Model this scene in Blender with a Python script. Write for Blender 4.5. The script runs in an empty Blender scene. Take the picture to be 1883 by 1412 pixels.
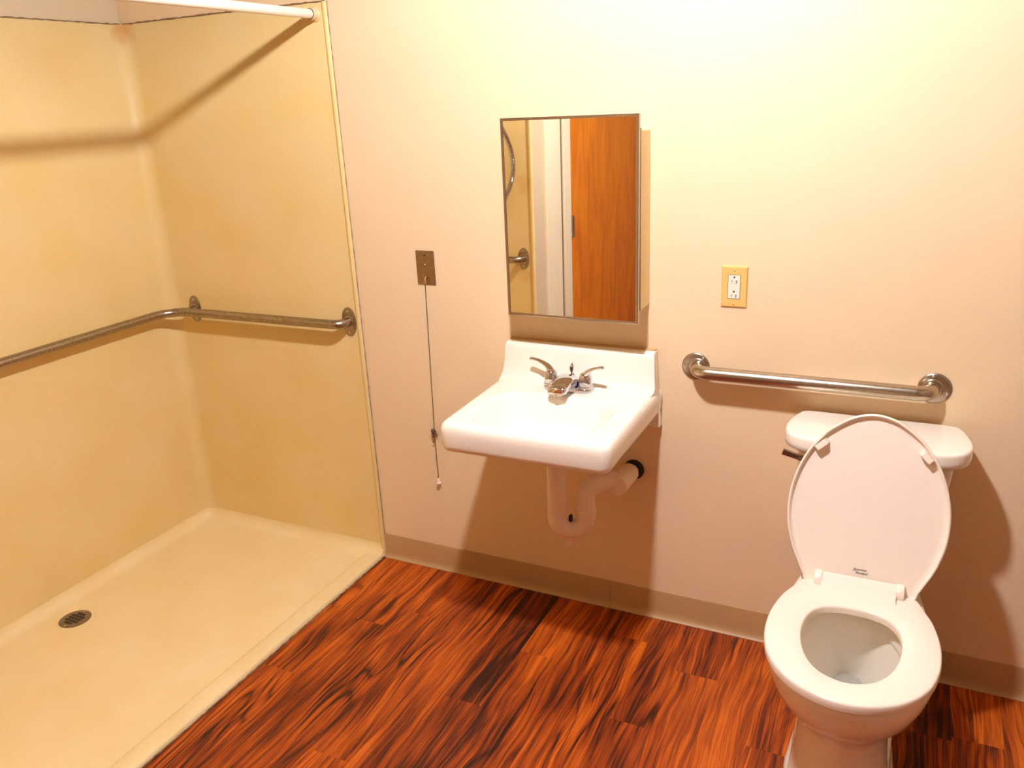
import bpy, math, random
from mathutils import Vector, Matrix
random.seed(7)
C = bpy.context.scene
COL = C.collection
PI = math.pi

# ------------------------------------------------------------------ camera
cam = bpy.data.cameras.new('camera'); camo = bpy.data.objects.new('camera', cam); COL.objects.link(camo)
_r = Vector((0.90068484, 0.43195743, -0.04668629)); _u = Vector((-0.10116491, 0.31300721, 0.94434747)); _f = Vector((-0.42253105, 0.84583643, -0.32561978))
M = Matrix(((_r.x, _u.x, -_f.x, 1.75650), (_r.y, _u.y, -_f.y, -2.33327), (_r.z, _u.z, -_f.z, 1.67500), (0, 0, 0, 1)))
camo.matrix_world = M
cam.sensor_width = 36; cam.lens = 1522.9 * 36 / 1883
cam.clip_start = 0.02
C.camera = camo

# ------------------------------------------------------------------ world, exposure
w = bpy.data.worlds.new('world'); C.world = w; w.use_nodes = True
w.node_tree.nodes['Background'].inputs[0].default_value = (1, .8, .55, 1)
w.node_tree.nodes['Background'].inputs[1].default_value = 0.25
C.view_settings.view_transform = 'Standard'; C.view_settings.look = 'None'
C.view_settings.gamma = 1; C.view_settings.use_curve_mapping = False
C.view_settings.exposure = 2.5

LAMP = (1.16, -1.18, 2.455)
LAMP_COLOR = (.93, .985, 1.11)
LAMP_STRENGTH = 300.0

# ------------------------------------------------------------------ materials
def new_mat(name):
    m = bpy.data.materials.new(name); m.use_nodes = True
    nt = m.node_tree; b = nt.nodes['Principled BSDF']
    return m, nt, b
def N(nt, t, **kw):
    n = nt.nodes.new(t)
    for k, v in kw.items(): setattr(n, k, v)
    return n
def ramp(nt, stops):
    r = nt.nodes.new('ShaderNodeValToRGB'); e = r.color_ramp.elements
    while len(e) > 1: e.remove(e[-1])
    e[0].position = stops[0][0]; e[0].color = (*stops[0][1], 1)
    for p, c in stops[1:]:
        x = e.new(p); x.color = (*c, 1)
    return r
def surf(name, col, rough=.4, metal=0, var=.04, vscale=6, bump=0, bscale=250, spec=.5, coat=0, col2=None, stops=(.35, .7)):
    """plain material with a soft noise variation and optional fine bump"""
    m, nt, b = new_mat(name)
    tc = N(nt, 'ShaderNodeTexCoord')
    no = N(nt, 'ShaderNodeTexNoise'); no.inputs['Scale'].default_value = vscale; no.inputs['Detail'].default_value = 5
    nt.links.new(tc.outputs['Object'], no.inputs['Vector'])
    c2 = col2 if col2 else tuple(max(0, x * (1 - var)) for x in col)
    rp = ramp(nt, [(stops[0], c2), (stops[1], col)])
    nt.links.new(no.outputs['Fac'], rp.inputs[0]); nt.links.new(rp.outputs[0], b.inputs['Base Color'])
    b.inputs['Roughness'].default_value = rough; b.inputs['Metallic'].default_value = metal
    b.inputs['Specular IOR Level'].default_value = spec
    b.inputs['Coat Weight'].default_value = coat; b.inputs['Coat Roughness'].default_value = .08
    if bump:
        n2 = N(nt, 'ShaderNodeTexNoise'); n2.inputs['Scale'].default_value = bscale; n2.inputs['Detail'].default_value = 3
        nt.links.new(tc.outputs['Object'], n2.inputs['Vector'])
        bp = N(nt, 'ShaderNodeBump'); bp.inputs['Strength'].default_value = bump; bp.inputs['Distance'].default_value = .002
        nt.links.new(n2.outputs['Fac'], bp.inputs['Height']); nt.links.new(bp.outputs[0], b.inputs['Normal'])
    return m

MAT = {}
MAT['wall'] = surf('painted_wall', (.86, .64, .39), .5, var=.03, vscale=3, bump=.25, bscale=180, spec=.35)
MAT['upper'] = surf('upper_wall_paint', (.72, .57, .36), .55, var=.03, bump=.2)
MAT['ceil'] = surf('low_bounce_ceiling_paint', (.50, .36, .22), .8)  # unseen ceiling, colour lowered so it bounces less light
MAT['fiber'] = surf('shower_fiberglass', (.84, .64, .30), .48, var=.06, vscale=4, spec=.4, col2=(.82, .60, .24))
def rust(m, spots):
    nt = m.node_tree; b = nt.nodes['Principled BSDF']; old = b.inputs['Base Color'].links[0].from_socket
    g = N(nt, 'ShaderNodeNewGeometry'); ns = N(nt, 'ShaderNodeTexNoise'); ns.inputs['Scale'].default_value = 22; ns.inputs['Detail'].default_value = 4
    nt.links.new(g.outputs['Position'], ns.inputs['Vector'])
    for c, rad, amt, col in spots:
        d = N(nt, 'ShaderNodeVectorMath', operation='DISTANCE'); d.inputs[1].default_value = c; nt.links.new(g.outputs['Position'], d.inputs[0])
        a = N(nt, 'ShaderNodeMath', operation='MULTIPLY_ADD'); nt.links.new(ns.outputs['Fac'], a.inputs[0]); a.inputs[1].default_value = rad * 1.3; nt.links.new(d.outputs['Value'], a.inputs[2])
        mr = N(nt, 'ShaderNodeMapRange'); nt.links.new(a.outputs[0], mr.inputs[0]); mr.inputs[1].default_value = rad * 1.75; mr.inputs[2].default_value = rad * .9; mr.inputs[3].default_value = 0; mr.inputs[4].default_value = amt
        mx = N(nt, 'ShaderNodeMix', data_type='RGBA'); nt.links.new(mr.outputs[0], mx.inputs[0]); nt.links.new(old, mx.inputs[6]); mx.inputs[7].default_value = (*col, 1); old = mx.outputs[2]
    nt.links.new(old, b.inputs['Base Color'])
RUST = (.66, .30, .07)
rust(MAT['fiber'], [((-.905, -.01, 1.975), .055, .8, RUST), ((-.04, -1.57, 1.30), .055, .35, RUST), ((-.045, -1.57, .86), .05, .3, RUST), ((-.60, 0, .30), .16, .18, (.74, .47, .14)), ((-.915, -.35, 1.85), .14, .22, (.74, .46, .16)), ((-.915, -.75, .12), .12, .2, (.74, .46, .14))])
MAT['pan'] = surf('shower_pan_gelcoat', (.94, .75, .40), .4, vscale=5, spec=.35, col2=(.90, .68, .32), stops=(.3, .65))
MAT['base'] = surf('vinyl_cove_base', (.54, .33, .145), .45, var=.06)
MAT['porc'] = surf('porcelain', (.96, .86, .72), .12, var=.01, spec=.5, coat=.3)
MAT['plastic'] = surf('white_plastic', (.95, .81, .66), .28, var=.01)
MAT['pvc'] = surf('trap_insulation', (.93, .72, .53), .42, var=.03)
MAT['chrome'] = surf('chrome', (.70, .71, .76), .06, 1, var=.02)
MAT['dchrome'] = surf('chrome_dark_reflection', (.26, .17, .12), .16, 1, var=.05)  # chrome with its dark reflections painted into the colour
MAT['steel'] = surf('brushed_steel', (.55, .46, .35), .27, 1, var=.15, vscale=90)
MAT['wsteel'] = surf('worn_brushed_steel', (.46, .38, .28), .34, 1, vscale=110, col2=(.34, .27, .19))
MAT['plate'] = surf('steel_wall_plate', (.42, .30, .19), .42, 1, var=.15, vscale=60)
MAT['rod'] = surf('rod_paint', (.90, .80, .66), .3)
MAT['rodend'] = surf('rod_end_plastic', (.85, .60, .33), .35)
MAT['black'] = surf('black_rubber', (.012, .009, .007), .5)
MAT['hole'] = surf('dark_slot', (.015, .012, .01), .7)
MAT['ivory'] = surf('ivory_plastic', (.82, .52, .16), .35, var=.02)
MAT['recept'] = surf('receptacle_plastic', (.90, .80, .64), .3, var=.01)
MAT['cabinet'] = surf('cream_enamel', (.92, .72, .36), .4, var=.02)
MAT['cord'] = surf('grey_green_cord', (.13, .10, .045), .7)
MAT['knot'] = surf('brown_cord', (.12, .05, .03), .7)
MAT['orange'] = surf('orange_lever', (.52, .20, .09), .45)
MAT['caulk'] = surf('dirty_caulk', (.40, .24, .12), .8, vscale=40, col2=(.16, .09, .05))
MAT['gaptan'] = surf('tan_gap_shadow', (.62, .36, .16), .7)
MAT['frame'] = surf('door_frame_paint', (.95, .83, .57), .4, var=.02)
MAT['light_blocker'] = surf('light_blocker_metal', (.20, .16, .12), .5)
MAT['bwall'] = surf('low_bounce_wall_paint', (.40, .28, .17), .6)  # unseen walls, colour darkened to cut bounced light
MAT['grate'] = surf('drain_metal', (.36, .30, .24), .36, 1, var=.2, vscale=80)
MAT['print'] = surf('printed_ink', (.05, .035, .03), .6)
MAT['stain'] = surf('rust_stain', (.80, .50, .20), .5)

m, nt, b = new_mat('mirror_glass'); b.inputs['Base Color'].default_value = (.93, .91, .86, 1); b.inputs['Metallic'].default_value = 1; b.inputs['Roughness'].default_value = .004; MAT['mirror'] = m
m, nt, b = new_mat('water'); b.inputs['Base Color'].default_value = (.97, .97, .93, 1); b.inputs['Roughness'].default_value = .02; b.inputs['Transmission Weight'].default_value = .85; b.inputs['IOR'].default_value = 1.33; MAT['water'] = m
m, nt, b = new_mat('lamp_glow'); b.inputs['Base Color'].default_value = (1, 1, 1, 1)
b.inputs['Emission Color'].default_value = (*LAMP_COLOR, 1); b.inputs['Emission Strength'].default_value = LAMP_STRENGTH; MAT['glow'] = m

# wood veneer of the door
m, nt, b = new_mat('door_veneer')
tc = N(nt, 'ShaderNodeTexCoord'); mp = N(nt, 'ShaderNodeMapping'); mp.inputs['Scale'].default_value = (3, 3, .55)
no = N(nt, 'ShaderNodeTexNoise'); no.inputs['Scale'].default_value = 4; no.inputs['Detail'].default_value = 7; no.inputs['Distortion'].default_value = 1.2
nt.links.new(tc.outputs['Object'], mp.inputs[0]); nt.links.new(mp.outputs[0], no.inputs['Vector'])
rp = ramp(nt, [(.3, (.62, .15, .006)), (.55, (.80, .235, .008)), (.75, (.86, .29, .010))])
nt.links.new(no.outputs['Fac'], rp.inputs[0]); nt.links.new(rp.outputs[0], b.inputs['Base Color'])
b.inputs['Roughness'].default_value = .4; MAT['door'] = m

# plank floor: rosewood-look vinyl
m, nt, b = new_mat('plank_vinyl'); L = nt.links
geo = N(nt, 'ShaderNodeNewGeometry'); att = N(nt, 'ShaderNodeAttribute'); att.attribute_name = 'plank'
sx = N(nt, 'ShaderNodeSeparateXYZ'); L.new(geo.outputs['Position'], sx.inputs[0])
sc_ = N(nt, 'ShaderNodeSeparateColor'); L.new(att.outputs['Color'], sc_.inputs[0])
def math_(op, a, bb=None):
    n = N(nt, 'ShaderNodeMath', operation=op)
    for i, v in enumerate((a, bb)):
        if v is None: continue
        if isinstance(v, (int, float)): n.inputs[i].default_value = v
        else: L.new(v, n.inputs[i])
    return n.outputs[0]
def comb(x, y, z):
    n = N(nt, 'ShaderNodeCombineXYZ')
    for i, v in enumerate((x, y, z)):
        if isinstance(v, (int, float)): n.inputs[i].default_value = v
        else: L.new(v, n.inputs[i])
    return n.outputs[0]
def noise(vec, scale, detail=4, dist=0, rough=.5):
    n = N(nt, 'ShaderNodeTexNoise'); n.inputs['Scale'].default_value = scale; n.inputs['Detail'].default_value = detail
    n.inputs['Distortion'].default_value = dist; n.inputs['Roughness'].default_value = rough
    L.new(vec, n.inputs['Vector']); return n.outputs['Fac']
seed = math_('MULTIPLY', sc_.outputs[0], 40.0); seed2 = math_('MULTIPLY', sc_.outputs[1], 23.0)
X = math_('ADD', sx.outputs[0], seed2); Y = math_('ADD', sx.outputs[1], seed)
warp = noise(comb(math_('MULTIPLY', X, 2.4), math_('MULTIPLY', Y, 1.0), seed2), 2.2, 2)
Xw = math_('ADD', X, math_('MULTIPLY', math_('SUBTRACT', warp, .5), .07))
# broad cathedral figure: contour lines of a stretched field, only in places
fld = noise(comb(math_('MULTIPLY', Xw, 6.5), math_('MULTIPLY', Y, .75), seed), 1.0, 1.5, .2)
rings = math_('FRACT', math_('MULTIPLY', fld, 15.0))
ringl = ramp(nt, [(0, (0, 0, 0)), (.22, (.8, .8, .8)), (.5, (1, 1, 1)), (.85, (.7, .7, .7)), (1, (0, 0, 0))]); L.new(rings, ringl.inputs[0])
where = noise(comb(math_('MULTIPLY', X, 6.0), math_('MULTIPLY', Y, 1.2), 3.0), 1.0, 1)
wr = ramp(nt, [(.45, (0, 0, 0)), (.62, (1, 1, 1))]); L.new(where, wr.inputs[0])
streak = noise(comb(math_('MULTIPLY', Xw, 100.0), math_('MULTIPLY', Y, 2.2), seed), 1.0, 5, .3, .65)
streak2 = noise(comb(math_('MULTIPLY', Xw, 34.0), math_('MULTIPLY', Y, 1.3), seed2), 1.0, 4, .5, .55)
fine = noise(comb(math_('MULTIPLY', Xw, 420.0), math_('MULTIPLY', Y, 7.0), seed2), 1.0, 2)
blot = noise(comb(math_('MULTIPLY', Xw, 9.0), math_('MULTIPLY', Y, 2.2), seed2), 1.0, 3, .6)
t1 = math_('ADD', math_('ADD', math_('MULTIPLY', streak, .60), math_('MULTIPLY', streak2, .34)), math_('MULTIPLY', blot, .42))
t2 = math_('ADD', t1, math_('MULTIPLY', math_('SUBTRACT', fine, .5), .30))
t3 = math_('ADD', t2, math_('MULTIPLY', math_('MULTIPLY', math_('SUBTRACT', ringl.outputs[0], .75), wr.outputs[0]), .17))
t4 = math_('ADD', t3, math_('MULTIPLY', math_('SUBTRACT', sc_.outputs[2], .5), .11))
rp = ramp(nt, [(.50, (.028, .006, .003)), (.575, (.090, .015, .004)), (.625, (.21, .030, .004)), (.71, (.38, .064, .005)), (.83, (.68, .145, .010))])
L.new(t4, rp.inputs[0])
kn = N(nt, 'ShaderNodeTexVoronoi'); kn.inputs['Scale'].default_value = 1.0; kn.inputs['Randomness'].default_value = 1
L.new(comb(math_('MULTIPLY', Xw, 5.5), math_('MULTIPLY', Y, 1.6), 0.0), kn.inputs['Vector'])
knd = math_('ADD', kn.outputs['Distance'], math_('MULTIPLY', math_('SUBTRACT', streak, .5), .12))
knr = ramp(nt, [(.0, (.10, .08, .08)), (.05, (.32, .28, .28)), (.11, (1, 1, 1))]); L.new(knd, knr.inputs[0])
mx = N(nt, 'ShaderNodeMix', data_type='RGBA', blend_type='MULTIPLY'); mx.inputs[0].default_value = .8
L.new(rp.outputs[0], mx.inputs[6]); L.new(knr.outputs[0], mx.inputs[7]); L.new(mx.outputs[2], b.inputs['Base Color'])
b.inputs['Roughness'].default_value = .42; b.inputs['Specular IOR Level'].default_value = .35
bp = N(nt, 'ShaderNodeBump'); bp.inputs['Strength'].default_value = .15; bp.inputs['Distance'].default_value = .001
L.new(streak, bp.inputs['Height']); L.new(bp.outputs[0], b.inputs['Normal'])
MAT['floor'] = m

# ------------------------------------------------------------------ helpers
WORLD = {}
def obj(name, vf, mat, parent=None, angle=40, smooth=True, bevel=0, loc=None, subsurf=0):
    vs, fs = vf
    vs = [Vector(v) for v in vs]
    if loc is None:
        lo = Vector([min(v[i] for v in vs) for i in range(3)]); hi = Vector([max(v[i] for v in vs) for i in range(3)]); o = (lo + hi) / 2
    else: o = Vector(loc)
    me = bpy.data.meshes.new(name)
    me.from_pydata([tuple(v - o) for v in vs], [], fs); me.validate(); me.update()
    import bmesh
    bm = bmesh.new(); bm.from_mesh(me); bmesh.ops.recalc_face_normals(bm, faces=bm.faces); bm.to_mesh(me); bm.free()
    if smooth:
        for p in me.polygons: p.use_smooth = True
        me.set_sharp_from_angle(angle=math.radians(angle))
    me.materials.append(MAT[mat] if isinstance(mat, str) else mat)
    ob = bpy.data.objects.new(name, me); COL.objects.link(ob)
    if parent is not None:
        ob.parent = parent; ob.location = o - WORLD[parent]
    else: ob.location = o
    WORLD[ob] = o
    if bevel:
        md = ob.modifiers.new('bevel', 'BEVEL'); md.width = bevel; md.segments = 3; md.limit_method = 'ANGLE'; md.angle_limit = math.radians(35)
        md.harden_normals = False
    if subsurf:
        md = ob.modifiers.new('sub', 'SUBSURF'); md.levels = subsurf; md.render_levels = subsurf
    return ob
def thing(name, label, cat, loc, group=None):
    o = bpy.data.objects.new(name, None); COL.objects.link(o); o.location = loc; o.empty_display_size = .05
    WORLD[o] = Vector(loc); o['label'] = label; o['category'] = cat
    if group: o['group'] = group
    return o
def struct(name, vf, mat, **kw):
    o = obj(name, vf, mat, **kw); o['kind'] = 'structure'; return o
def join(*parts):
    V, F = [], []
    for vs, fs in parts:
        n = len(V); V += [tuple(v) for v in vs]; F += [tuple(i + n for i in f) for f in fs]
    return V, F
def box(x0, x1, y0, y1, z0, z1):
    v = [(x, y, z) for x in (x0, x1) for y in (y0, y1) for z in (z0, z1)]
    return v, [(0, 1, 3, 2), (4, 6, 7, 5), (0, 4, 5, 1), (2, 3, 7, 6), (0, 2, 6, 4), (1, 5, 7, 3)]
def loft(rings, closed=True, cap0=True, cap1=True):
    n = len(rings[0]); V = [tuple(p) for r in rings for p in r]; F = []
    for i in range(len(rings) - 1):
        for j in range(n if closed else n - 1):
            k = (j + 1) % n
            F.append((i * n + j, i * n + k, (i + 1) * n + k, (i + 1) * n + j))
    if closed and cap0: F.append(tuple(range(n - 1, -1, -1)))
    if closed and cap1: F.append(tuple((len(rings) - 1) * n + j for j in range(n)))
    return V, F
def frames(path):
    pts = [Vector(p) for p in path]; T = []
    for i in range(len(pts)):
        a = pts[max(0, i - 1)]; c = pts[min(len(pts) - 1, i + 1)]; T.append((c - a).normalized())
    up = Vector((0, 0, 1))
    if abs(T[0].dot(up)) > .95: up = Vector((1, 0, 0))
    Nn = (up - T[0] * up.dot(T[0])).normalized(); out = []
    for i, t in enumerate(T):
        if i: 
            q = T[i - 1].rotation_difference(t); Nn = q @ Nn
            Nn = (Nn - t * Nn.dot(t)).normalized()
        out.append((pts[i], t, Nn, t.cross(Nn)))
    return out
def tube(path, r, seg=20, cap=True, flat=1.0):
    fr = frames(path); rings = []
    for i, (p, t, n, bb) in enumerate(fr):
        rr = r[i] if isinstance(r, (list, tuple)) else r
        fl = flat[i] if isinstance(flat, (list, tuple)) else flat
        rings.append([p + n * (rr * fl * math.cos(2 * PI * j / seg)) + bb * (rr * math.sin(2 * PI * j / seg)) for j in range(seg)])
    return loft(rings, True, cap, cap)
def fillet(path, rad, k=8):
    """round the corners of a polyline"""
    P = [Vector(p) for p in path]; out = [P[0]]
    for i in range(1, len(P) - 1):
        rr = rad[i - 1] if isinstance(rad, (list, tuple)) else rad
        a = (P[i - 1] - P[i]).normalized(); c = (P[i + 1] - P[i]).normalized()
        ang = a.angle(c); d = rr / math.tan(ang / 2)
        s = P[i] + a * d; e = P[i] + c * d; cen = P[i] + (a + c).normalized() * (rr / math.sin(ang / 2))
        v0 = s - cen; v1 = e - cen; th = v0.angle(v1)
        for j in range(k + 1):
            f = j / k; out.append(cen + (v0 * math.sin((1 - f) * th) + v1 * math.sin(f * th)) / math.sin(th))
    out.append(P[-1]); return out
def lathe(prof, o, axis=(0, 0, 1), seg=32, scale=(1, 1)):
    """prof = [(radius, height)], revolved about axis through o"""
    ax = Vector(axis).normalized(); t = Vector((0, 0, 1)) if abs(ax.z) < .9 else Vector((1, 0, 0))
    u = (t - ax * t.dot(ax)).normalized(); v = ax.cross(u); o = Vector(o)
    rings = [[o + ax * h + u * (r * scale[0] * math.cos(2 * PI * j / seg)) + v * (r * scale[1] * math.sin(2 * PI * j / seg)) for j in range(seg)] for r, h in prof]
    return loft(rings)
def disc_prof(r, h, e=.0015):
    return [(r, 0), (r, h - e), (r - e * .3, h - e * .3), (r - e, h)]
def rrect(x0, x1, y0, y1, rads, k=6, z=0, es=6):
    """rounded rectangle, constant point count; rads for corners (x1y1, x0y1, x0y0, x1y0)"""
    P = []
    cs = [((x1, y1), 0), ((x0, y1), 90), ((x0, y0), 180), ((x1, y0), 270)]
    sg = [(-1, -1), (1, -1), (1, 1), (-1, 1)]
    arcs = []
    for (c, a0), s, r in zip(cs, sg, rads):
        cx, cy = c[0] + s[0] * r, c[1] + s[1] * r
        arcs.append([(cx + r * math.cos(math.radians(a0 + 90 * j / k)), cy + r * math.sin(math.radians(a0 + 90 * j / k))) for j in range(k + 1)])
    for i in range(4):
        P += arcs[i]; a = arcs[i][-1]; c = arcs[(i + 1) % 4][0]
        for j in range(1, es): f = j / es; P.append((a[0] + (c[0] - a[0]) * f, a[1] + (c[1] - a[1]) * f))
    return [(x, y, z) for x, y in P]
def catmull(pts, n):
    """closed smooth curve through pts resampled to n points by angle about the centroid given as pts centre"""
    m_ = len(pts); out = []
    for i in range(m_):
        p0, p1, p2, p3 = (pts[(i + j - 1) % m_] for j in range(4))
        for s in range(12):
            t = s / 12
            out.append(tuple(.5 * ((2 * p1[k]) + (-p0[k] + p2[k]) * t + (2 * p0[k] - 5 * p1[k] + 4 * p2[k] - p3[k]) * t * t + (-p0[k] + 3 * p1[k] - 3 * p2[k] + p3[k]) * t ** 3) for k in (0, 1)))
    return out
def polar(pts, c, n):
    """radius of a closed outline about c at n even angles"""
    cv = catmull(pts, 0); A = sorted(((math.atan2(y - c[1], x - c[0])) % (2 * PI), math.hypot(x - c[0], y - c[1])) for x, y in cv)
    A = [(A[-1][0] - 2 * PI, A[-1][1])] + A + [(A[0][0] + 2 * PI, A[0][1])]
    R = []
    for j in range(n):
        a = 2 * PI * j / n
        for (a0, r0), (a1, r1) in zip(A, A[1:]):
            if a0 <= a <= a1:
                R.append(r0 + (r1 - r0) * ((a - a0) / (a1 - a0) if a1 > a0 else 0)); break
    return R
def mirror_half(h):
    """half outline [(halfwidth, y)] from back (0) to front (0) -> closed"""
    return [(x, y) for x, y in h] + [(-x, y) for x, y in reversed(h) if x > 1e-6]

# ------------------------------------------------------------------ structure
struct('wall_back', box(-1.0, 2.85, 0, .12, 0, 2.56), 'wall')
struct('wall_left', box(-1.05, -.925, -1.70, 0, 0, 2.56), 'upper')
struct('wall_right', box(2.75, 2.85, -3.42, 0, 0, 2.56), 'bwall')
struct('wall_front', box(-.12, 2.75, -3.42, -3.30, 0, 2.56), 'bwall')
struct('wall_shower_end', box(-.925, 0, -1.70, -1.58, 0, 2.56), 'upper')
struct('wall_entrance', join(box(-.12, 0, -3.30, -3.145, 0, 2.56), box(-.12, 0, -3.145, -1.70, 2.05, 2.56)), 'wall')
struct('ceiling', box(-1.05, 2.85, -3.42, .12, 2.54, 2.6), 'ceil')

# floor as individual printed planks (one mesh)
def make_floor():
    xs = [.0, .012, .139, .266, .393, .51, .626, .745, .868, .99, 1.11, 1.228, 1.352, 1.475, 1.60, 1.725, 1.85, 1.975, 2.10, 2.225, 2.35, 2.475, 2.60, 2.75]
    j0 = {1: -.71, 2: -.393, 3: -.29, 4: -.95, 5: -1.12, 6: -.618, 7: -.34, 8: -.90, 9: -.15, 10: -.52, 11: -.25, 12: -.80, 13: -.48, 16: -.255, 15: -.70}
    V, F, ids = [], [], []
    for i in range(len(xs) - 1):
        y = 0; js = [0]; y = j0.get(i, -random.uniform(.1, .9))
        while y > -3.3: js.append(y); y -= 1.22 if i != 5 else 1.0
        js.append(-3.3)
        for a, c in zip(js, js[1:]):
            n = len(V); V += [(xs[i], a, 0), (xs[i + 1], a, 0), (xs[i + 1], c, 0), (xs[i], c, 0)]; F.append((n, n + 3, n + 2, n + 1)); ids.append((random.random(), random.random(), random.random()))
    n = len(V); V += [(0, 0, -.05), (2.75, 0, -.05), (2.75, -3.3, -.05), (0, -3.3, -.05)]; F.append((n, n + 1, n + 2, n + 3)); ids.append((0, 0, 0))
    me = bpy.data.meshes.new('floor'); me.from_pydata(V, [], F); me.update()
    ca = me.color_attributes.new('plank', 'FLOAT_COLOR', 'CORNER')
    for p in me.polygons:
        for li in p.loop_indices: ca.data[li].color = (*ids[p.index], 1)
    me.materials.append(MAT['floor']); o = bpy.data.objects.new('floor', me); COL.objects.link(o); o['kind'] = 'structure'
make_floor()

# cove base along the back wall, in two lengths meeting at a seam
def cove(x0, x1):
    pr = [(0, 0), (-.0150, 0), (-.0150, .0018), (-.0115, .004), (-.0075, .009), (-.0048, .017), (-.0036, .030), (-.0032, .096), (-.0022, .1008), (0, .1016)]
    return loft([[(x, y, z) for y, z in pr] for x in (x0, x1)])
struct('baseboard_back', cove(.003, .9295), 'base')
struct('baseboard_back', cove(.9305, 2.75), 'base')

# door in the wall opposite the camera's left (seen in the mirror)
dr = struct('door_1', box(-.045, -.004, -3.125, -2.026, .01, 2.03), 'door')
hg = None
for z in (1.045, 1.80, .25):
    pr = []
    for k in range(5):
        pr += [(.0095, k * .022), (.0095, k * .022 + .0200), (.0065, k * .022 + .0201), (.0065, k * .022 + .0219)]
    h = obj('hinge', join(lathe(pr, (.006, -2.020, z - .055), (0, 0, 1), 16), box(-.004, -.0015, -2.062, -2.026, z - .055, z + .055)), 'wsteel', dr)
fr = struct('trim_1', join(box(-.12, .012, -1.873, -1.702, 0, 2.05), box(-.12, .012, -3.2, -3.14, 0, 2.05), box(-.12, .012, -3.2, -1.702, 2.05, 2.14)), 'frame', bevel=.003)
struct('trim_2', join(box(-.12, -.006, -1.925, -1.8735, 0, 2.05)), 'plate')  # recessed strip; its dark colour paints the shadow in the frame rabbet
struct('trim_3', join(box(-.12, .004, -2.012, -1.9255, 0, 2.05), box(-.12, -.048, -2.06, -2.012, 0, 2.05), box(-.12, -.05, -3.14, -2.008, 2.035, 2.05)), 'frame', bevel=.003)

# ------------------------------------------------------------------ shower
SH_T = 1.992
sh = thing('shower_enclosure', 'one-piece cream fiberglass shower stall with low threshold beside the wood-look floor', 'shower', (-.46, -.78, 0))
def upath(d, z):
    x0, yb, yn = -.915 + d, -.004 - d, -1.57 + d; r = max(.055 - d * .75, .012)
    P = [(0, yb, z), (-.1, yb, z), (-.3, yb, z), (-.5, yb, z), (-.7, yb, z)]
    for j in range(9): a = math.radians(90 + 90 * j / 8); P.append((x0 + r + r * math.cos(a), yb - r + r * math.sin(a), z))
    for k in range(1, 10): P.append((x0, yb - r + (yn - yb + 2 * r) * k / 10, z))
    for j in range(9): a = math.radians(180 + 90 * j / 8); P.append((x0 + r + r * math.cos(a), yn + r + r * math.sin(a), z))
    P += [(-.7, yn, z), (-.5, yn, z), (-.3, yn, z), (-.1, yn, z), (0, yn, z)]
    return P
rings = [upath(-.0035, SH_T), upath(0, SH_T - .003)] + [upath(0, z) for z in (1.5, 1.0, .5, .05)]
obj('surround_wall', loft(rings, closed=False), 'fiber', sh, angle=60)
cv = []
for k in range(9):
    a = math.radians(90 * k / 8); cv.append(upath(.042 * (1 - math.cos(a)), .052 - .042 * math.sin(a)))
v, f = loft(cv, closed=False)
n = len(cv[0]); last = [(len(cv) - 1) * n + j for j in range(n)]
# flat pan floor closes the last ring
f.append(tuple(last))
obj('shower_pan', (v, f), 'pan', sh, angle=60)
thp = [(-.078, .0095), (-.074, .0102), (-.066, .0150), (-.060, .0165), (-.020, .0172), (-.008, .0165), (-.0015, .012), (.0005, .004), (.0005, 0), (-.078, 0)]
obj('threshold', loft([[(x, y, z) for x, z in thp] for y in (-1.569, -.006)]), 'pan', sh, angle=60)
# rolled front edges of the side panels
ep = [(-.0135, -.004), (-.0115, -.0070), (-.007, -.0095), (-.002, -.0100), (.002, -.0085), (.0042, -.006), (.005, -.0007), (-.0135, -.0007)]
obj('edge_trim', loft([[(x, y, z) for x, y in ep] for z in (.004, SH_T)]), 'fiber', sh, angle=60, )
ep2 = [(x * 1.45 if x < 0 else x, -1.574 - y) for x, y in ep]
obj('edge_trim', loft([[(x, y, z) for x, y in ep2] for z in (.004, SH_T)]), 'fiber', sh, angle=60)
# dark dirty line of caulk on top of the surround
random.seed(3)
def caulk(p0, p1, n, r=.0022):
    P = []; R = []
    for i in range(n + 1):
        t = i / n; P.append(Vector(p0).lerp(Vector(p1), t) + Vector((0, 0, random.uniform(-.0012, .0012)))); R.append(r * random.uniform(.45, 1.35))
    return tube(P, R, 6)
obj('caulk_line', join(caulk((-.91, -.0045, SH_T + .0015), (0, -.0045, SH_T + .0015), 60), caulk((-.9145, -.01, SH_T + .0015), (-.9145, -1.56, SH_T + .0015), 90)), 'caulk', sh)
obj('caulk_line', caulk((.0062, -.0020, .02), (.0062, -.0020, SH_T), 130, .0011), 'caulk', sh)
random.seed(5)
obj('caulk_line', caulk((.0022, -.012, .0012), (.0022, -1.56, .0012), 160, .0026), 'caulk', sh)
# floor drain with square slots
dx, dy, dz = -.786, -.785, .0102
dr_ = lathe([(.053, 0), (.053, .0012), (.051, .0022), (.047, .0026), (.0001, .0026)], (dx, dy, dz), seg=40)
gr = obj('drain', dr_, 'grate', sh)
sl = []
for iy, xs_ in zip(range(-2, 3), ((-1, 0, 1), (-2, -1, 0, 1, 2), (-2, -1, 0, 1, 2), (-2, -1, 0, 1, 2), (-1, 0, 1))):
    for ix in xs_:
        cx, cy = dx + ix * .0122, dy + iy * .0135; sl.append(box(cx - .0047, cx + .0047, cy - .0052, cy + .0052, dz + .0024, dz + .0030))
obj('drain_slot', join(*sl), 'hole', gr, smooth=False)
for s in (-1, 1): obj('screw', lathe([(.004, 0), (.0035, .001), (.0001, .0013)], (dx + s * .006, dy - s * .043, dz + .0026), seg=12), 'chrome', gr)

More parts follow.
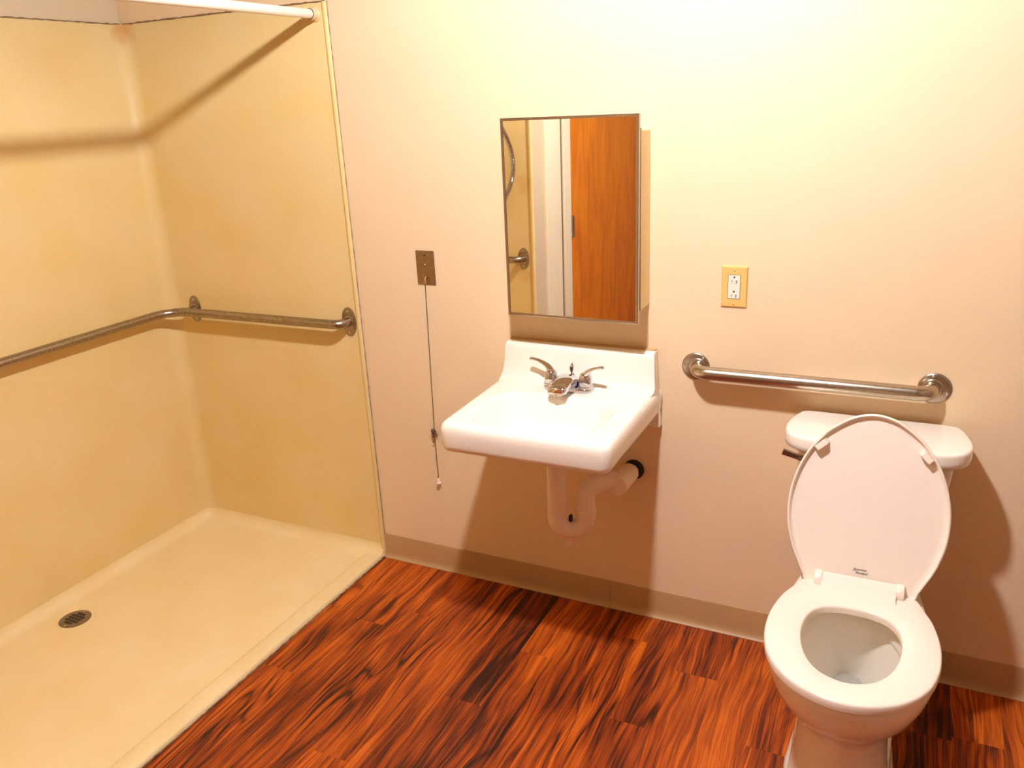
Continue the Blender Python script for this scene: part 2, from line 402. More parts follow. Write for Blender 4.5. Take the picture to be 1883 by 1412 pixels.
# ------------------------------------------------------------------ curtain rod
rd = thing('curtain_rod', 'white shower curtain rod across the top of the shower stall', 'curtain rod', (-.042, -.79, 1.957))
obj('rod', tube([(-.042, -.030, 1.957), (-.042, -.8, 1.957), (-.042, -1.545, 1.957)], .0145, 28), 'rod', rd)
for y, s in ((-.0045, -1), (-1.5695, 1)):
    e = obj('end_cap', lathe([(.0215, 0), (.0215, .004), (.0175, .007), (.0172, .026), (.0165, .0275)], (-.042, y, 1.957), (0, s, 0)), 'rodend', rd)
    obj('seam_ring', lathe([(.0155, .0270), (.0163, .0272), (.0163, .0288), (.0150, .0290)], (-.042, y, 1.957), (0, s, 0)), 'hole', e)

# ------------------------------------------------------------------ grab bars
def oval_flange(c, nrm, hw, hh, t=.0035):
    """upright pointed-oval plate on a wall, nrm = outward normal"""
    n_ = Vector(nrm); s = n_.cross(Vector((0, 0, 1))); c = Vector(c); rings = []
    for k, (sc, d) in enumerate(((1, 0), (1, t * .7), (.95, t), (.5, t + .0012))):
        r = []
        for j in range(48):
            a = 2 * PI * j / 48; x = math.cos(a); z = math.sin(a)
            r.append(c + s * (hw * sc * (abs(x) ** 1.0) * (1 if x >= 0 else -1)) + Vector((0, 0, 1)) * (hh * sc * (abs(z) ** .9) * (1 if z >= 0 else -1)) + n_ * d)
        rings.append(r)
    return loft(rings)
def screw(c, nrm, r=.0052): return lathe([(r, 0), (r * .95, .0012), (r * .6, .0024), (.0002, .003)], c, nrm, 14)
GZ = .947
gb = thing('grab_bar', 'long worn steel grab bar wrapping around the shower stall walls', 'grab bar', (-.46, -.06, GZ))
path = fillet([(-.045, -.008, GZ), (-.045, -.058, GZ), (-.857, -.058, GZ), (-.857, -1.516, GZ), (-.058, -1.516, GZ), (-.058, -1.566, GZ)], [.040, .10, .10, .040], 12)
obj('bar', tube(path, .0165, 26), 'wsteel', gb)
for c, nn in (((-.045, -.0045, GZ), (0, -1, 0)), ((-.790, -.0045, GZ), (0, -1, 0)), ((-.914, -.80, GZ), (1, 0, 0)), ((-.790, -1.5695, GZ), (0, 1, 0)), ((-.058, -1.5695, GZ), (0, 1, 0))):
    fl = obj('flange', oval_flange(c, nn, .030, .053), 'wsteel', gb)
    cc = Vector(c); n_ = Vector(nn)
    obj('collar', lathe([(.0225, .003), (.0225, .006), (.0195, .008), (.0168, .0085)], c, nn), 'wsteel', fl)
    for s in (-1, 1): obj('screw', screw(cc + n_ * .0035 + Vector((0, 0, s * .037)), nn), 'chrome', fl)
for c, d in (((-.790, -.006, GZ), (-.790, -.058, GZ)), ((-.912, -.80, GZ), (-.857, -.80, GZ)), ((-.790, -1.566, GZ), (-.790, -1.516, GZ))):
    obj('support_post', tube([c, d], .0125, 20), 'wsteel', gb)

TZ = .899
gt = thing('grab_bar', 'short brushed steel grab bar with round flanges above the toilet tank', 'grab bar', (1.52, -.06, TZ))
path = fillet([(1.213, -.004, TZ), (1.213, -.058, TZ), (1.832, -.058, TZ), (1.832, -.004, TZ)], [.040, .040], 12)
obj('bar', tube(path, .0200, 32), 'steel', gt)
for x, angs in ((1.204, (170, 50, 290)), (1.839, (340, 100, 220))):
    fl = obj('flange', lathe([(.0415, 0), (.0415, .002), (.0395, .0042), (.034, .0050), (.0245, .0054)], (x, -.0005, TZ), (0, -1, 0), 48), 'steel', gt)
    obj('collar', lathe([(.0265, .004), (.0265, .0065), (.0245, .0085), (.0205, .0090)], (x + (.006 if x < 1.5 else -.005), -.0005, TZ), (0, -1, 0), 40), 'steel', fl)
    for a in angs:
        obj('screw', screw((x + .0335 * math.cos(math.radians(a)), -.0050, TZ + .0335 * math.sin(math.radians(a))), (0, -1, 0), .0042), 'chrome', fl)

# ------------------------------------------------------------------ hand shower (seen in the mirror)
hs = thing('hand_shower', 'chrome hand shower bar and ribbed hose on the shower end wall, seen in the mirror', 'hand shower', (-.17, -1.569, 1.06))
obj('slide_bar', tube([(-.165, -1.535, 1.075), (-.175, -1.535, 1.80)], .0085, 16), 'chrome', hs)
for z in (1.085, 1.78): obj('bracket', lathe([(.017, 0), (.015, .008), (.010, .014), (.010, .034)], (-.166, -1.5695, z), (0, 1, 0), 20), 'chrome', hs)
hp = []; hr = []
for i in range(120):
    t = i / 119; z = 1.64 - .47 * t; x = -.185 + .115 * math.sin(PI * t) ** .8
    hp.append((x, -1.515, z)); hr.append(.0135 if i % 2 else .0105)
obj('hose', tube(hp, hr, 14), 'chrome', hs)
obj('spray_head', join(lathe([(.010, -.05), (.012, 0), (.02, .06), (.034, .085), (.036, .095), (.030, .10)], (-.178, -1.51, 1.62), (.1, .5, 1), 24)), 'chrome', hs)

# ------------------------------------------------------------------ call switch with pull cord
cs = thing('call_switch', 'small brown steel wall plate with a long thin pull cord, left of the sink', 'pull cord switch', (.292, 0, 1.156))
PX0, PX1, PZ0, PZ1 = .2575, .3275, 1.099, 1.213
pl = obj('wall_plate', box(PX0, PX1, -.0042, -.0005, PZ0, PZ1), 'plate', cs, bevel=.0015)
obj('screw', screw(((PX0 + PX1) / 2, -.004, PZ1 - .0155), (0, -1, 0), .0035), 'hole', pl)
obj('indicator', join(lathe([(.0035, 0), (.0034, .002), (.002, .004), (.0002, .0045)], ((PX0 + PX1) / 2, -.004, PZ1 - .047), (0, -1, 0), 14)), 'steel', pl)
obj('slot', lathe([(.0048, 0), (.0046, .0006), (.0002, .0008)], ((PX0 + PX1) / 2 - .0002, -.0042, PZ1 - .088), (0, -1, 0), 16), 'hole', pl)
obj('lever', tube([(.2925, -.004, 1.126), (.2925, -.013, 1.121), (.2928, -.0135, 1.103)], [.003, .0026, .0022], 10), 'orange', cs)
cp = [(.2928, -.0135, 1.104)]; random.seed(4)
zs = [1.05, .98, .9, .82, .74, .66, .60, .578, .56, .53, .50, .47, .44, .42, .40, .384]
for z in zs: cp.append((.2925 - .0115 * min(1, (1.104 - z) / .52) + (random.uniform(-.0009, .0009) if z < .6 else 0), -.0135, z))
obj('cord', tube(cp, .0013, 8), 'cord', cs)
kp = []; random.seed(11)
for i in range(90):
    t = i / 89; a = t * 2 * PI * 4.3; rr = .0055 + .0035 * math.sin(t * 17)
    kp.append((.2805 - .004 + rr * 1.15 * math.cos(a) + (.004 * math.sin(t * 9)), -.013 - .005 * math.sin(a * .7), .577 - .007 + rr * 1.3 * math.sin(a) - .014 * t))
kp += [(.272, -.014, .548), (.275, -.013, .540), (.278, -.014, .531), (.273, -.013, .526), (.269, -.013, .529)]
obj('tangle', tube(kp, .0016, 8), 'knot', cs)
obj('pull', lathe([(.0035, .0), (.0048, -.004), (.0052, -.0175), (.0085, -.0182), (.0086, -.0205), (.0060, -.022), (.0002, -.0222)], (.2812, -.0135, .387), seg=20), 'plastic', cs)

# ------------------------------------------------------------------ outlet
ol = thing('outlet', 'ivory wall plate with a white rectangular outlet, right of the mirror cabinet', 'outlet', (1.307, 0, 1.143))
OX0, OX1, OZ0, OZ1 = 1.2705, 1.3435, 1.0855, 1.2035
def taper_plate(x0, x1, z0, z1, t, e):
    return loft([[(x0, 0, z0), (x1, 0, z0), (x1, 0, z1), (x0, 0, z1)], [(x0, -.0015, z0), (x1, -.0015, z0), (x1, -.0015, z1), (x0, -.0015, z1)], [(x0 + e, -t, z0 + e), (x1 - e, -t, z0 + e), (x1 - e, -t, z1 - e), (x0 + e, -t, z1 - e)]])
fp = obj('face_plate', taper_plate(OX0, OX1, OZ0, OZ1, .0062, .0035), 'ivory', ol, angle=20)
cx, cz = (OX0 + OX1) / 2, (OZ0 + OZ1) / 2
rc = obj('receptacle', join(box(cx - .0165, cx + .0165, -.0078, -.004, cz - .0335, cz + .0335)), 'recept', ol, bevel=.0012)
obj('gap', box(cx - .0175, cx + .0175, -.0064, -.004, cz - .0345, cz + .0345), 'hole', rc)
for s in (-1, 1):
    zc = cz + (.0205 if s > 0 else -.0205)
    so = obj('socket', join(lathe([(.0026, 0), (.0026, .0002)], (cx, -.0078, zc + .0075), (0, -1, 0), 14),
                            box(cx - .0070, cx - .0052, -.0081, -.0077, zc - .0075, zc - .0015), box(cx + .0050, cx + .0072, -.0081, -.0077, zc - .0090, zc - .0010)), 'hole', rc, smooth=False)
for s in (-1, 1): obj('button', box(cx - .0075, cx + .0075, -.0088, -.0075, cz + s * .0042 - .0034, cz + s * .0042 + .0034), 'recept', rc, bevel=.0005)
obj('gap', box(cx - .0115, cx + .0115, -.0080, -.0076, cz + .0094, cz + .0099), 'caulk', rc)
for s in (-1, 1): obj('screw', join(screw((cx, -.006, cz + s * .0485), (0, -1, 0), .0033)), 'ivory', fp)

# ------------------------------------------------------------------ mirror cabinet
mc = thing('mirror_cabinet', 'surface mounted mirror cabinet with thin steel frame on the wall above the sink', 'mirror cabinet', (.857, 0, 1.05))
bd = obj('cabinet_body', box(.664, 1.0600, -.104, -.0005, 1.080, 1.577), 'cabinet', mc, bevel=.002)
yaw, pit = math.radians(1.3), math.radians(.5)
def tilt(vf):
    c = Vector((.857, -.119, 1.3355)); Rm = Matrix.Rotation(-yaw, 3, 'Z') @ Matrix.Rotation(-pit, 3, 'X')
    return [tuple(c + Rm @ (Vector(v) - c)) for v in vf[0]], vf[1]
DX0, DX1, DZ0, DZ1 = .6495, 1.0645, 1.0485, 1.6225
dd = obj('door', tilt(box(DX0 + .001, DX1 - .001, -.1150, -.107, DZ0 + .001, DZ1 - .001)), 'plate', mc)
obj('mirror', tilt(box(DX0 + .004, DX1 - .004, -.1180, -.1152, DZ0 + .004, DZ1 - .004)), 'mirror', dd, smooth=False)
fw = .0075
def bar_prof(a, c, inner):  # mitred frame strip
    return None
O = [(DX0, DZ0), (DX1, DZ0), (DX1, DZ1), (DX0, DZ1)]; I = [(DX0 + fw, DZ0 + fw), (DX1 - fw, DZ0 + fw), (DX1 - fw, DZ1 - fw), (DX0 + fw, DZ1 - fw)]
rg = [[(x, -.1070, z) for x, z in O], [(x, -.1195, z) for x, z in O], [((a[0] * .7 + c[0] * .3), -.1212, (a[1] * .7 + c[1] * .3)) for a, c in zip(O, I)], [(x, -.1200, z) for x, z in I], [(x, -.1182, z) for x, z in I]]
obj('frame', tilt(loft(rg, True, False, False)), 'steel', dd, angle=25)
obj('hinge', lathe([(.004, 0), (.004, .50)], (1.0625, -.1055, 1.085), seg=14), 'steel', mc)

# ------------------------------------------------------------------ sink
sk = thing('wall_sink', 'white wall-hung porcelain sink with a raised back, below the mirror cabinet', 'sink', (.84, 0, .70))
ZD = .822
def souter(ins, z, xl=.578, xr=1.104, yf=-.492):
    r = max(.034 - ins * .5, .008)
    pts = rrect(xl + ins, xr - ins, yf + ins, -.004, (.003, .003, r, r), z=z)
    out = []
    for x, y, zz in pts:   # slight taper: left edge is further left at the wall, right edge nearly straight
        t = -y / .49; out.append((x + (.012 * t if x < .84 else -.002 * t), y, zz))
    return out
def sbasin(ins, z, sh_=0): return rrect(.640 + ins, 1.042 - ins, -.452 + ins, -.170 - ins, (max(.085 - ins * .3, .02),) * 4, z=z)
def mixr(a, c, t): return [tuple(p[i] * (1 - t) + q[i] * t for i in range(3)) for p, q in zip(a, c)]
A0 = souter(.018, ZD); B0 = sbasin(0, ZD - .001)
rings = [sbasin(.13, .686), sbasin(.09, .692), sbasin(.05, .710), sbasin(-.0, .738), souter(.022, .740), souter(.014, .737), souter(.006, .741), souter(.002, .755), souter(.0, .790), souter(.001, .804), souter(.005, .8145), souter(.011, .8200), A0,
         mixr(A0, B0, .5), mixr(A0, B0, .9), B0, sbasin(.006, ZD - .0035), sbasin(.013, ZD - .012), sbasin(.022, ZD - .034), sbasin(.034, ZD - .068), sbasin(.050, ZD - .096), sbasin(.075, ZD - .112), sbasin(.105, ZD - .119), sbasin(.135, ZD - .122)]
body = loft(rings)
# backsplash profile (y, z, flare)
bp_ = [(-.004, .700, 0), (-.030, .700, 0), (-.034, .74, 0), (-.034, .80, 0), (-.104, ZD - .004, .013), (-.090, ZD + .0003, .0105), (-.076, ZD + .004, .0085), (-.065, ZD + .011, .0085), (-.057, ZD + .022, .0105), (-.053, ZD + .040, .013), (-.049, .880, .015), (-.045, .918, .017), (-.042, .930, .018), (-.037, .9365, .020), (-.030, .939, .021), (-.004, .939, .021)]
bs = []
for side in (0, 1):
    pass
nx = 2
def bring(fl_extra, edge):
    L_ = [(0.578 + fl + edge, y, z) for y, z, fl in bp_]; R_ = [(1.104 - fl * .85 - edge, y, z) for y, z, fl in bp_]
    return L_, R_
L0, R0 = bring(0, 0)
shr = lambda ring, dx_: [(x + dx_, (y + .030) * .92 - .030, (z - .82) * .985 + .82) for x, y, z in ring]
bsm = loft([shr(L0, .0), [(x + .004, y, z) for x, y, z in L0], [(x - .004, y, z) for x, y, z in R0], shr(R0, 0)])
sb = obj('basin', join(body, bsm), 'porc', sk, angle=50)
obj('gap_shadow_strip', box(.600, 1.084, -.016, -.0005, .9385, .9425), 'gaptan', sk, bevel=.001)  # tan strip painted in for the shadowed gap behind the raised back
obj('drain_fitting', lathe([(.030, 0), (.029, .002), (.022, .0015), (.020, -.002), (.0002, -.003)], (.843, -.305, .7015), seg=28), 'chrome', sk)
# tiny printed mark on the raised back
lg = obj('printed_mark', join(lathe([(.0019, 0), (.0019, .0004)], (.8285, -.0505, .8865), (0, -1, .1), 12),
     *[box(.8235 + k * .0022, .8235 + k * .0022 + .0016, -.0517, -.0505, .8812 + (k % 2) * .0006, .8826 + (k % 2) * .0006) for k in range(5)]), 'print', sb, smooth=False)

# faucet
fc = thing('faucet', 'chrome two-handle faucet with curved levers on the sink deck', 'faucet', (.838, -.108, ZD))
FX, FY = .838, -.108
def stad(hx, hy, z, n=40, cx=FX, cy=FY):
    P = []
    for j in range(n):
        a = 2 * PI * j / n; c_, s_ = math.cos(a), math.sin(a)
        P.append((cx + (hx - hy) * (1 if c_ > 0 else -1) * min(1, abs(c_) * 2.2) + hy * c_, cy + hy * s_, z))
    return P
obj('base_plate', loft([stad(.080, .029, ZD), stad(.080, .029, ZD + .008), stad(.0785, .0275, ZD + .0125), stad(.073, .022, ZD + .0150), stad(.060, .014, ZD + .0165)]), 'chrome', fc, angle=50)
sp = []
for (y, zc, hw, hh) in ((-.080, ZD + .018, .026, .012), (-.092, ZD + .022, .034, .021), (-.112, ZD + .027, .037, .024), (-.138, ZD + .030, .0355, .021), (-.165, ZD + .031, .033, .0175), (-.188, ZD + .028, .031, .0155), (-.202, ZD + .025, .030, .0145), (-.207, ZD + .0235, .0275, .0120)):
    r = []
    for j in range(36):
        a = 2 * PI * j / 36; c_, s_ = math.cos(a), math.sin(a)
        r.append((FX + hw * (abs(c_) ** .8) * (1 if c_ > 0 else -1), y, zc + hh * (abs(s_) ** .8) * (1 if s_ > 0 else -1)))
    sp.append(r)
spo = obj('spout', loft(sp), 'chrome', fc, angle=60)
obj('aerator', lathe([(.012, 0), (.0125, -.012), (.0105, -.0135), (.0002, -.0135)], (FX, -.196, ZD + .019), seg=24), 'steel', spo)
obj('lift_knob', lathe([(.0022, 0), (.0022, .016), (.0045, .021), (.0062, .030), (.0058, .034), (.0002, .0355)], (FX, -.079, ZD + .030), seg=20), 'dchrome', fc)
for s in (-1, 1):
    hx = FX + s * .0565
    h = obj('handle_base', lathe([(.0245, 0), (.0245, .003), (.0225, .005), (.0225, .010), (.0205, .024), (.0185, .036), (.013, .044), (.0002, .048)], (hx, FY, ZD + .0145), seg=32), 'chrome', fc)
    if s < 0: pts = [(hx + .006, FY, ZD + .030), (hx - .001, FY + .004, ZD + .052), (hx - .018, FY + .010, ZD + .068), (hx - .045, FY + .016, ZD + .078), (hx - .070, FY + .020, ZD + .0815), (hx - .081, FY + .021, ZD + .080)]
    else: pts = [(hx - .006, FY, ZD + .030), (hx + .001, FY - .002, ZD + .052), (hx + .016, FY - .006, ZD + .068), (hx + .040, FY - .012, ZD + .080), (hx + .058, FY - .018, ZD + .0860), (hx + .066, FY - .020, ZD + .0860)]
    P = []; 
    pp = [Vector(p) for p in pts]; pp = [pp[0] * 2 - pp[1]] + pp + [pp[-1] * 2 - pp[-2]]
    for i in range(1, len(pp) - 2):
        for q in range(6):
            t = q / 6; p0, p1, p2, p3 = pp[i - 1:i + 3]
            P.append(.5 * ((2 * p1) + (-p0 + p2) * t + (2 * p0 - 5 * p1 + 4 * p2 - p3) * t * t + (-p0 + 3 * p1 - 3 * p2 + p3) * t ** 3))
    P.append(pp[-2]); nP = len(P)
    R = [.019 - (.019 - .0062) * min(1, i / (nP * .62)) ** .7 for i in range(nP)]; R[-1] = .003; R[-2] = .0052
    obj('lever', tube(P, R, 20, flat=[1 - .35 * min(1, i / (nP * .5)) for i in range(nP)]), 'chrome', h)

# drain trap, white covers
tr = thing('drain_trap', 'white covered P-trap drain pipe under the sink', 'drain pipe', (.88, -.2, .36))
tx, ty = .843, -.236; rx_, ry_ = .921, -.193
rp_ = .0285
path = [(tx, ty, .675), (tx, ty, .60), (tx, ty, .50), (tx, ty, .442)]
cxm, cym = (tx + rx_) / 2, (ty + ry_) / 2; hr_ = math.hypot(rx_ - tx, ry_ - ty) / 2; ux, uy = (rx_ - tx) / (2 * hr_), (ry_ - ty) / (2 * hr_)
obj('tailpiece', tube([(tx, ty, .700), (tx, ty, .55), (tx, ty, .468), (tx, ty, .458)], [rp_, rp_, rp_ + .001, rp_ - .002], 28), 'pvc', tr)
bend = [(tx, ty, .472), (tx, ty, .462)]
for k in range(17):
    a = PI + PI * k / 16; bend.append((cxm + hr_ * math.cos(a) * ux, cym + hr_ * math.cos(a) * uy, .446 + hr_ * 1.0 * math.sin(a)))
bend += [(rx_, ry_, .458), (rx_, ry_, .464)]
obj('u_bend', tube(bend, .0300, 30), 'pvc', tr)
obj('cleanout', lathe([(.028, .016), (.020, .0), (.0175, -.006), (.0175, -.017), (.0160, -.019), (.0002, -.019)], (cxm, cym, .368), seg=28), 'pvc', tr)
up = fillet([(rx_, ry_, .462), (rx_, ry_, .545), (1.000, -.13, .552)], .040, 10)
obj('riser', tube(up, .0290, 28), 'pvc', tr)
obj('ring', lathe([(.0300, 0), (.0335, .002), (.0330, .014), (.0295, .017)], (rx_, ry_, .462), seg=32), 'pvc', tr)
obj('wall_arm', lathe([(.0275, 0), (.0305, .0015), (.0310, .004), (.0310, .120), (.026, .123)], (1.010, -.160, .545), (0, 1, -.06), 32), 'pvc', tr)
obj('stub', tube([(1.010, -.04, .537), (1.013, -.002, .533)], .021, 24), 'pvc', tr)
obj('escutcheon', lathe([(.0335, 0), (.0330, .005), (.030, .013), (.022, .015)], (1.014, -.0005, .533), (0, -1, 0), 36), 'black', tr)
for k in range(7):
    a = math.radians(-55 + k * 17)
    pass
obj('tie', box(cxm - .006, cxm + .002, cym - .012, cym + .004, .425, .452), 'black', tr, bevel=.002)

# ------------------------------------------------------------------ toilet
TX = 1.712
to = thing('toilet', 'white porcelain toilet with its lid raised against the tank, at the right', 'toilet', (TX, -.40, 0))
def egg(z, yb, yf, hw, wb=.68, yw=-.56, n=64, e=1.0):
    P = []
    for j in range(n):
        a = 2 * PI * j / n; c_, s_ = math.cos(a), math.sin(a)
        if s_ <= 0: P.append((TX + hw * (abs(c_) ** e) * (1 if c_ > 0 else -1), yw + (yw - yf) * s_, z))
        else:
            t = abs(s_) ** .72; P.append((TX + hw * (1 - (1 - wb) * t) * (abs(c_) ** .55) * (1 if c_ > 0 else -1), yw + (yb - yw) * t, z))
    return P
BR = .4310
rings = [egg(0, -.14, -.675, .128, .95, -.50), egg(.012, -.14, -.676, .127, .95, -.50), egg(.04, -.145, -.668, .116, .98, -.50), egg(.10, -.15, -.664, .108, .98, -.50), egg(.17, -.15, -.662, .104, .98, -.50),
         egg(.225, -.14, -.664, .104, .98, -.51), egg(.250, -.13, -.671, .109, .95, -.52), egg(.272, -.12, -.690, .122, .90, -.53), egg(.300, -.10, -.722, .142, .82, -.54), egg(.335, -.07, -.752, .161, .75, -.55), egg(.375, -.04, -.774, .1755, .72, -.555), egg(.408, -.03, -.784, .1825, .70, -.56), egg(.426, -.03, -.787, .1845, .70, -.56), egg(BR - .002, -.031, -.785, .183, .70, -.56), egg(BR, -.034, -.781, .180, .70, -.56)]
def inn(z, yb, yf, hw, yw=-.58): return egg(z, yb, yf, hw, .72, yw, e=1.0)
rings += [inn(BR, -.385, -.742, .140), inn(BR - .004, -.389, -.738, .136), inn(BR - .045, -.391, -.734, .134), inn(BR - .047, -.386, -.738, .138), inn(BR - .07, -.388, -.732, .134), inn(BR - .12, -.382, -.700, .112, -.56), inn(BR - .165, -.374, -.650, .088, -.53), inn(BR - .20, -.366, -.590, .062, -.49), inn(BR - .215, -.362, -.55, .052, -.47), inn(BR - .27, -.365, -.50, .038, -.44), inn(BR - .30, -.37, -.48, .030, -.43)]
bw = obj('bowl', loft(rings), 'porc', to, angle=50)
obj('water', loft([inn(BR - .2145, -.365, -.548, .0505, -.47), inn(BR - .2135, -.366, -.547, .050, -.47)]), 'water', to)
# lower rear trapway bulge on both sides
for s in (-1, 1):
    tp = [(TX + s * .075, -.56, .03), (TX + s * .085, -.50, .05), (TX + s * .078, -.42, .10), (TX + s * .066, -.34, .17), (TX + s * .050, -.26, .22)]
    obj('trapway', tube(tp, [.022, .030, .038, .045, .045], 24), 'porc', bw)
obj('foot', loft([egg(0, -.13, -.64, .131, .86, -.50), egg(.016, -.13, -.64, .130, .86, -.50), egg(.026, -.135, -.63, .124, .86, -.50), egg(.05, -.14, -.60, .108, .88, -.50)]), 'porc', bw)
# tank
def tank(z, hw, yf, yb=-.022, r=.03): return rrect(TX - hw, TX + hw, yf, yb, (.008, .008, r, r), z=z)
obj('tank', loft([tank(.420, .13, -.15), tank(.440, .150, -.175), tank(.47, .158, -.182), tank(.60, .174, -.192, r=.035), tank(.70, .184, -.197, r=.04), tank(.766, .1905, -.200, r=.045)]), 'porc', to, angle=50)
def tlid(z, ins):
    half = [(0, -.016 - ins), (.10, -.016 - ins), (.185 - ins, -.017 - ins), (.204 - ins, -.042), (.217 - ins, -.085), (.2245 - ins, -.128), (.2215 - ins, -.170), (.205 - ins, -.205 + ins * .6), (.172, -.226 + ins), (.12, -.235 + ins), (.05, -.239 + ins), (0, -.240 + ins)]
    pts = mirror_half(half); c = (0, -.125); R = polar(pts, c, 96)
    return [(TX + c[0] + R[j] * math.cos(2 * PI * j / 96), c[1] + R[j] * math.sin(2 * PI * j / 96), z) for j in range(96)]
obj('tank_lid', loft([tlid(.765, .016), tlid(.763, .008), tlid(.768, .001), tlid(.780, 0), tlid(.797, 0), tlid(.8025, .0012), tlid(.8052, .0038), tlid(.806, .008)]), 'porc', to, angle=60)
fl_ = obj('flush_lever', tube([(1.495, -.236, .7640), (1.52, -.235, .7570), (1.56, -.232, .7450), (1.60, -.228, .7340), (1.612, -.222, .733)], [.0095, .0085, .0072, .0065, .005], 18, flat=.9), 'dchrome', to)
obj('lever_pivot', lathe([(.014, 0), (.013, .006), (.008, .012), (.007, .022)], (1.605, -.196, .735), (0, -1, 0), 24), 'dchrome', fl_)
# seat ring
NS = 96; SC = (0, -.575)
so_ = mirror_half([(0, -.336), (.070, -.337), (.128, -.340), (.140, -.350), (.150, -.378), (.172, -.432), (.186, -.500), (.1895, -.555), (.186, -.610), (.172, -.668), (.147, -.716), (.108, -.758), (.055, -.787), (0, -.797)])
si_ = mirror_half([(a_, b_ + .009) for a_, b_ in [(0, -.446), (.040, -.450), (.075, -.466), (.098, -.500), (.107, -.550), (.1055, -.595), (.095, -.645), (.075, -.688), (.045, -.718), (0, -.731)]])
RO = polar(so_, SC, NS); RI = polar(si_, SC, NS)
def pring(R, d, z): return [(TX + SC[0] + (R[j] + d) * math.cos(2 * PI * j / NS), SC[1] + (R[j] + d) * math.sin(2 * PI * j / NS), z) for j in range(NS)]
def mring(t, z): return [(TX + SC[0] + (RO[j] * (1 - t) + RI[j] * t) * math.cos(2 * PI * j / NS), SC[1] + (RO[j] * (1 - t) + RI[j] * t) * math.sin(2 * PI * j / NS), z) for j in range(NS)]
sr = [pring(RO, -.004, .4395), pring(RO, -.0005, .4405), pring(RO, 0, .4480), pring(RO, -.0005, .4565), pring(RO, -.0022, .4600), pring(RO, -.0055, .4612), mring(.5, .4612), pring(RI, .0045, .4610), pring(RI, .0016, .4590), pring(RI, .0004, .4550), pring(RI, .001, .4420), pring(RI, .004, .4395)]
v, f = loft(sr, True, False, False); nn = NS; k = len(sr) - 1
for j in range(NS): f.append((k * nn + j, k * nn + (j + 1) % nn, (j + 1) % nn, j))
riser_ = loft([[(TX - .088, -.395, .4605), (TX + .088, -.395, .4605), (TX + .088, -.330, .4605), (TX - .088, -.330, .4605)], [(TX - .088, -.388, .4630), (TX + .088, -.388, .4630), (TX + .088, -.330, .4630), (TX - .088, -.330, .4630)],
               [(TX - .087, -.355, .476), (TX + .087, -.355, .476), (TX + .087, -.330, .476), (TX - .087, -.330, .476)], [(TX - .086, -.343, .4865), (TX + .086, -.343, .4865), (TX + .086, -.330, .4865), (TX - .086, -.330, .4865)]])
obj('seat', join((v, f), riser_), 'plastic', to, angle=45)
# raised lid
LA = Vector((TX, -.335, .470)); LB = Vector((TX, -.236, .890)); LU = (LB - LA).normalized(); LX = Vector((1, 0, 0)); LN = Vector((0, -LU.z, LU.y))
lo_ = mirror_half([(0, -.022), (.060, -.022), (.112, -.023), (.128, -.020), (.1335, -.010), (.1350, .000), (.146, .022), (.1685, .070), (.184, .125), (.1885, .175), (.1855, .224), (.172, .280), (.150, .330), (.118, .375), (.085, .404), (.045, .428), (0, .437)])
LC = (0, .19); RL = polar(lo_, LC, 120)
def lring(d, h):
    return [LA + LX * (LC[0] + (RL[j] + d) * math.cos(2 * PI * j / 120)) + LU * (LC[1] + (RL[j] + d) * math.sin(2 * PI * j / 120)) + LN * h for j in range(120)]
ld = obj('lid', loft([lring(-.012, -.0125), lring(-.004, -.0115), lring(-.0008, -.009), lring(0, -.004), lring(0, .003), lring(-.0012, .0050), lring(-.0042, .0055), lring(-.0058, .0040), lring(-.0075, -.0045), lring(-.0105, -.0070), lring(-.02, -.0072), lring(-.06, -.0072)]), 'plastic', to, angle=50)
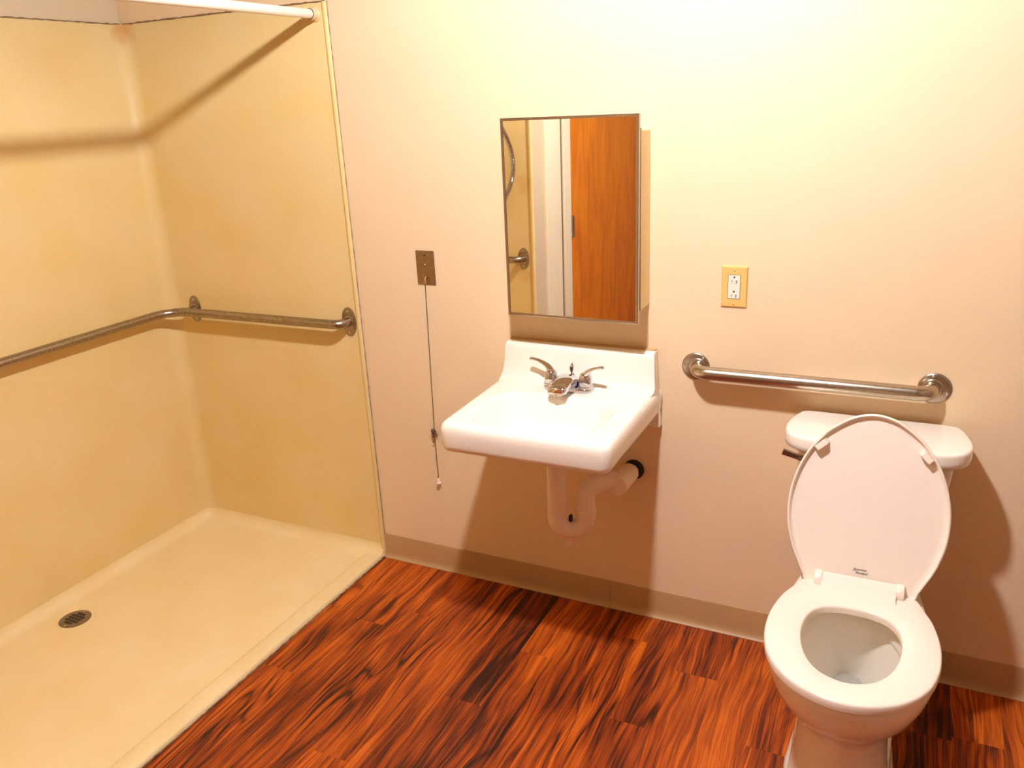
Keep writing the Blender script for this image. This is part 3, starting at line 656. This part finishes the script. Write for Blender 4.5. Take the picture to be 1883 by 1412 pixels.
for s in (-1, 1):
    o_ = LA + LX * (s * .121) + LU * .345; t_ = (LX * (s * .72) + LU * -.69).normalized(); q_ = t_.cross(LN) * (1)
    c8 = []
    for (a, h) in ((-.020, -.008), (.020, -.008), (.014, .0155), (-.014, .0155)):
        for w_ in (-.0075, .0075): c8.append(o_ + t_ * a + q_ * w_ + LN * h)
    obj('bumper', (c8, [(0, 2, 3, 1), (2, 4, 5, 3), (4, 6, 7, 5), (6, 0, 1, 7), (0, 6, 4, 2), (1, 3, 5, 7)]), 'plastic', ld, bevel=.002)
# lid print: two lines of slanted script
def text_mesh(txt, size, shear=.35):
    cu = bpy.data.curves.new('t', 'FONT'); cu.body = txt; cu.size = size; cu.shear = shear; cu.extrude = .0002; cu.align_x = 'CENTER'; cu.space_character = .92
    o = bpy.data.objects.new('t', cu); COL.objects.link(o); bpy.context.view_layer.update()
    me = bpy.data.meshes.new_from_object(o.evaluated_get(bpy.context.evaluated_depsgraph_get()))
    vs = [tuple(v.co) for v in me.vertices]; fs = [tuple(p.vertices) for p in me.polygons]
    bpy.data.objects.remove(o); return vs, fs
parts = []
for txt, off, dx_ in (('American', .0370, -.001), ('Standard', .0285, .003)):
    vs, fs = text_mesh(txt, .0088)
    parts.append(([LA + LX * (x + dx_) + LU * (y + off - .004) + LN * (-.0070 + z) for x, y, z in vs], fs))
swp = tube([LA + LX * (-.018 + .003 * k) + LU * (.0300 + .0028 * math.sin(k * .7)) + LN * -.0068 for k in range(4)], .0004, 6)
obj('logo', join(*parts, swp), 'print', ld, smooth=False)
for x in (TX - .0955, TX + .0955):
    obj('hinge', join(lathe([(.0185, 0), (.0218, .001), (.0225, .003), (.0225, .017), (.0218, .019), (.0185, .020)], (x - .010, -.338, .4670), (1, 0, 0), 28), box(x - .0095, x + .0095, -.359, -.317, .4315, .466)), 'plastic', to, angle=40)

# ------------------------------------------------------------------ ceiling lamp (above the frame)
cl = thing('ceiling_lamp', 'round ceiling lamp with an added light-blocking hood, hanging above the room in front of the sink', 'lamp', LAMP)
obj('light_blocker', lathe([(.045, 0), (.060, .004), (.150, .088), (.152, .092), (.146, .092), (.056, .010), (.0002, .010)], (LAMP[0], LAMP[1], 2.54), (0, 0, -1), 48), 'light_blocker', cl)  # added hood, keeps the bulb's light off the ceiling
def sphere(c, r, n=16):
    return lathe([(max(1e-4, r * math.sin(PI * i / n)), -r * math.cos(PI * i / n)) for i in range(n + 1)], c, seg=24)
obj('bulb', sphere(LAMP, .047), 'glow', cl)
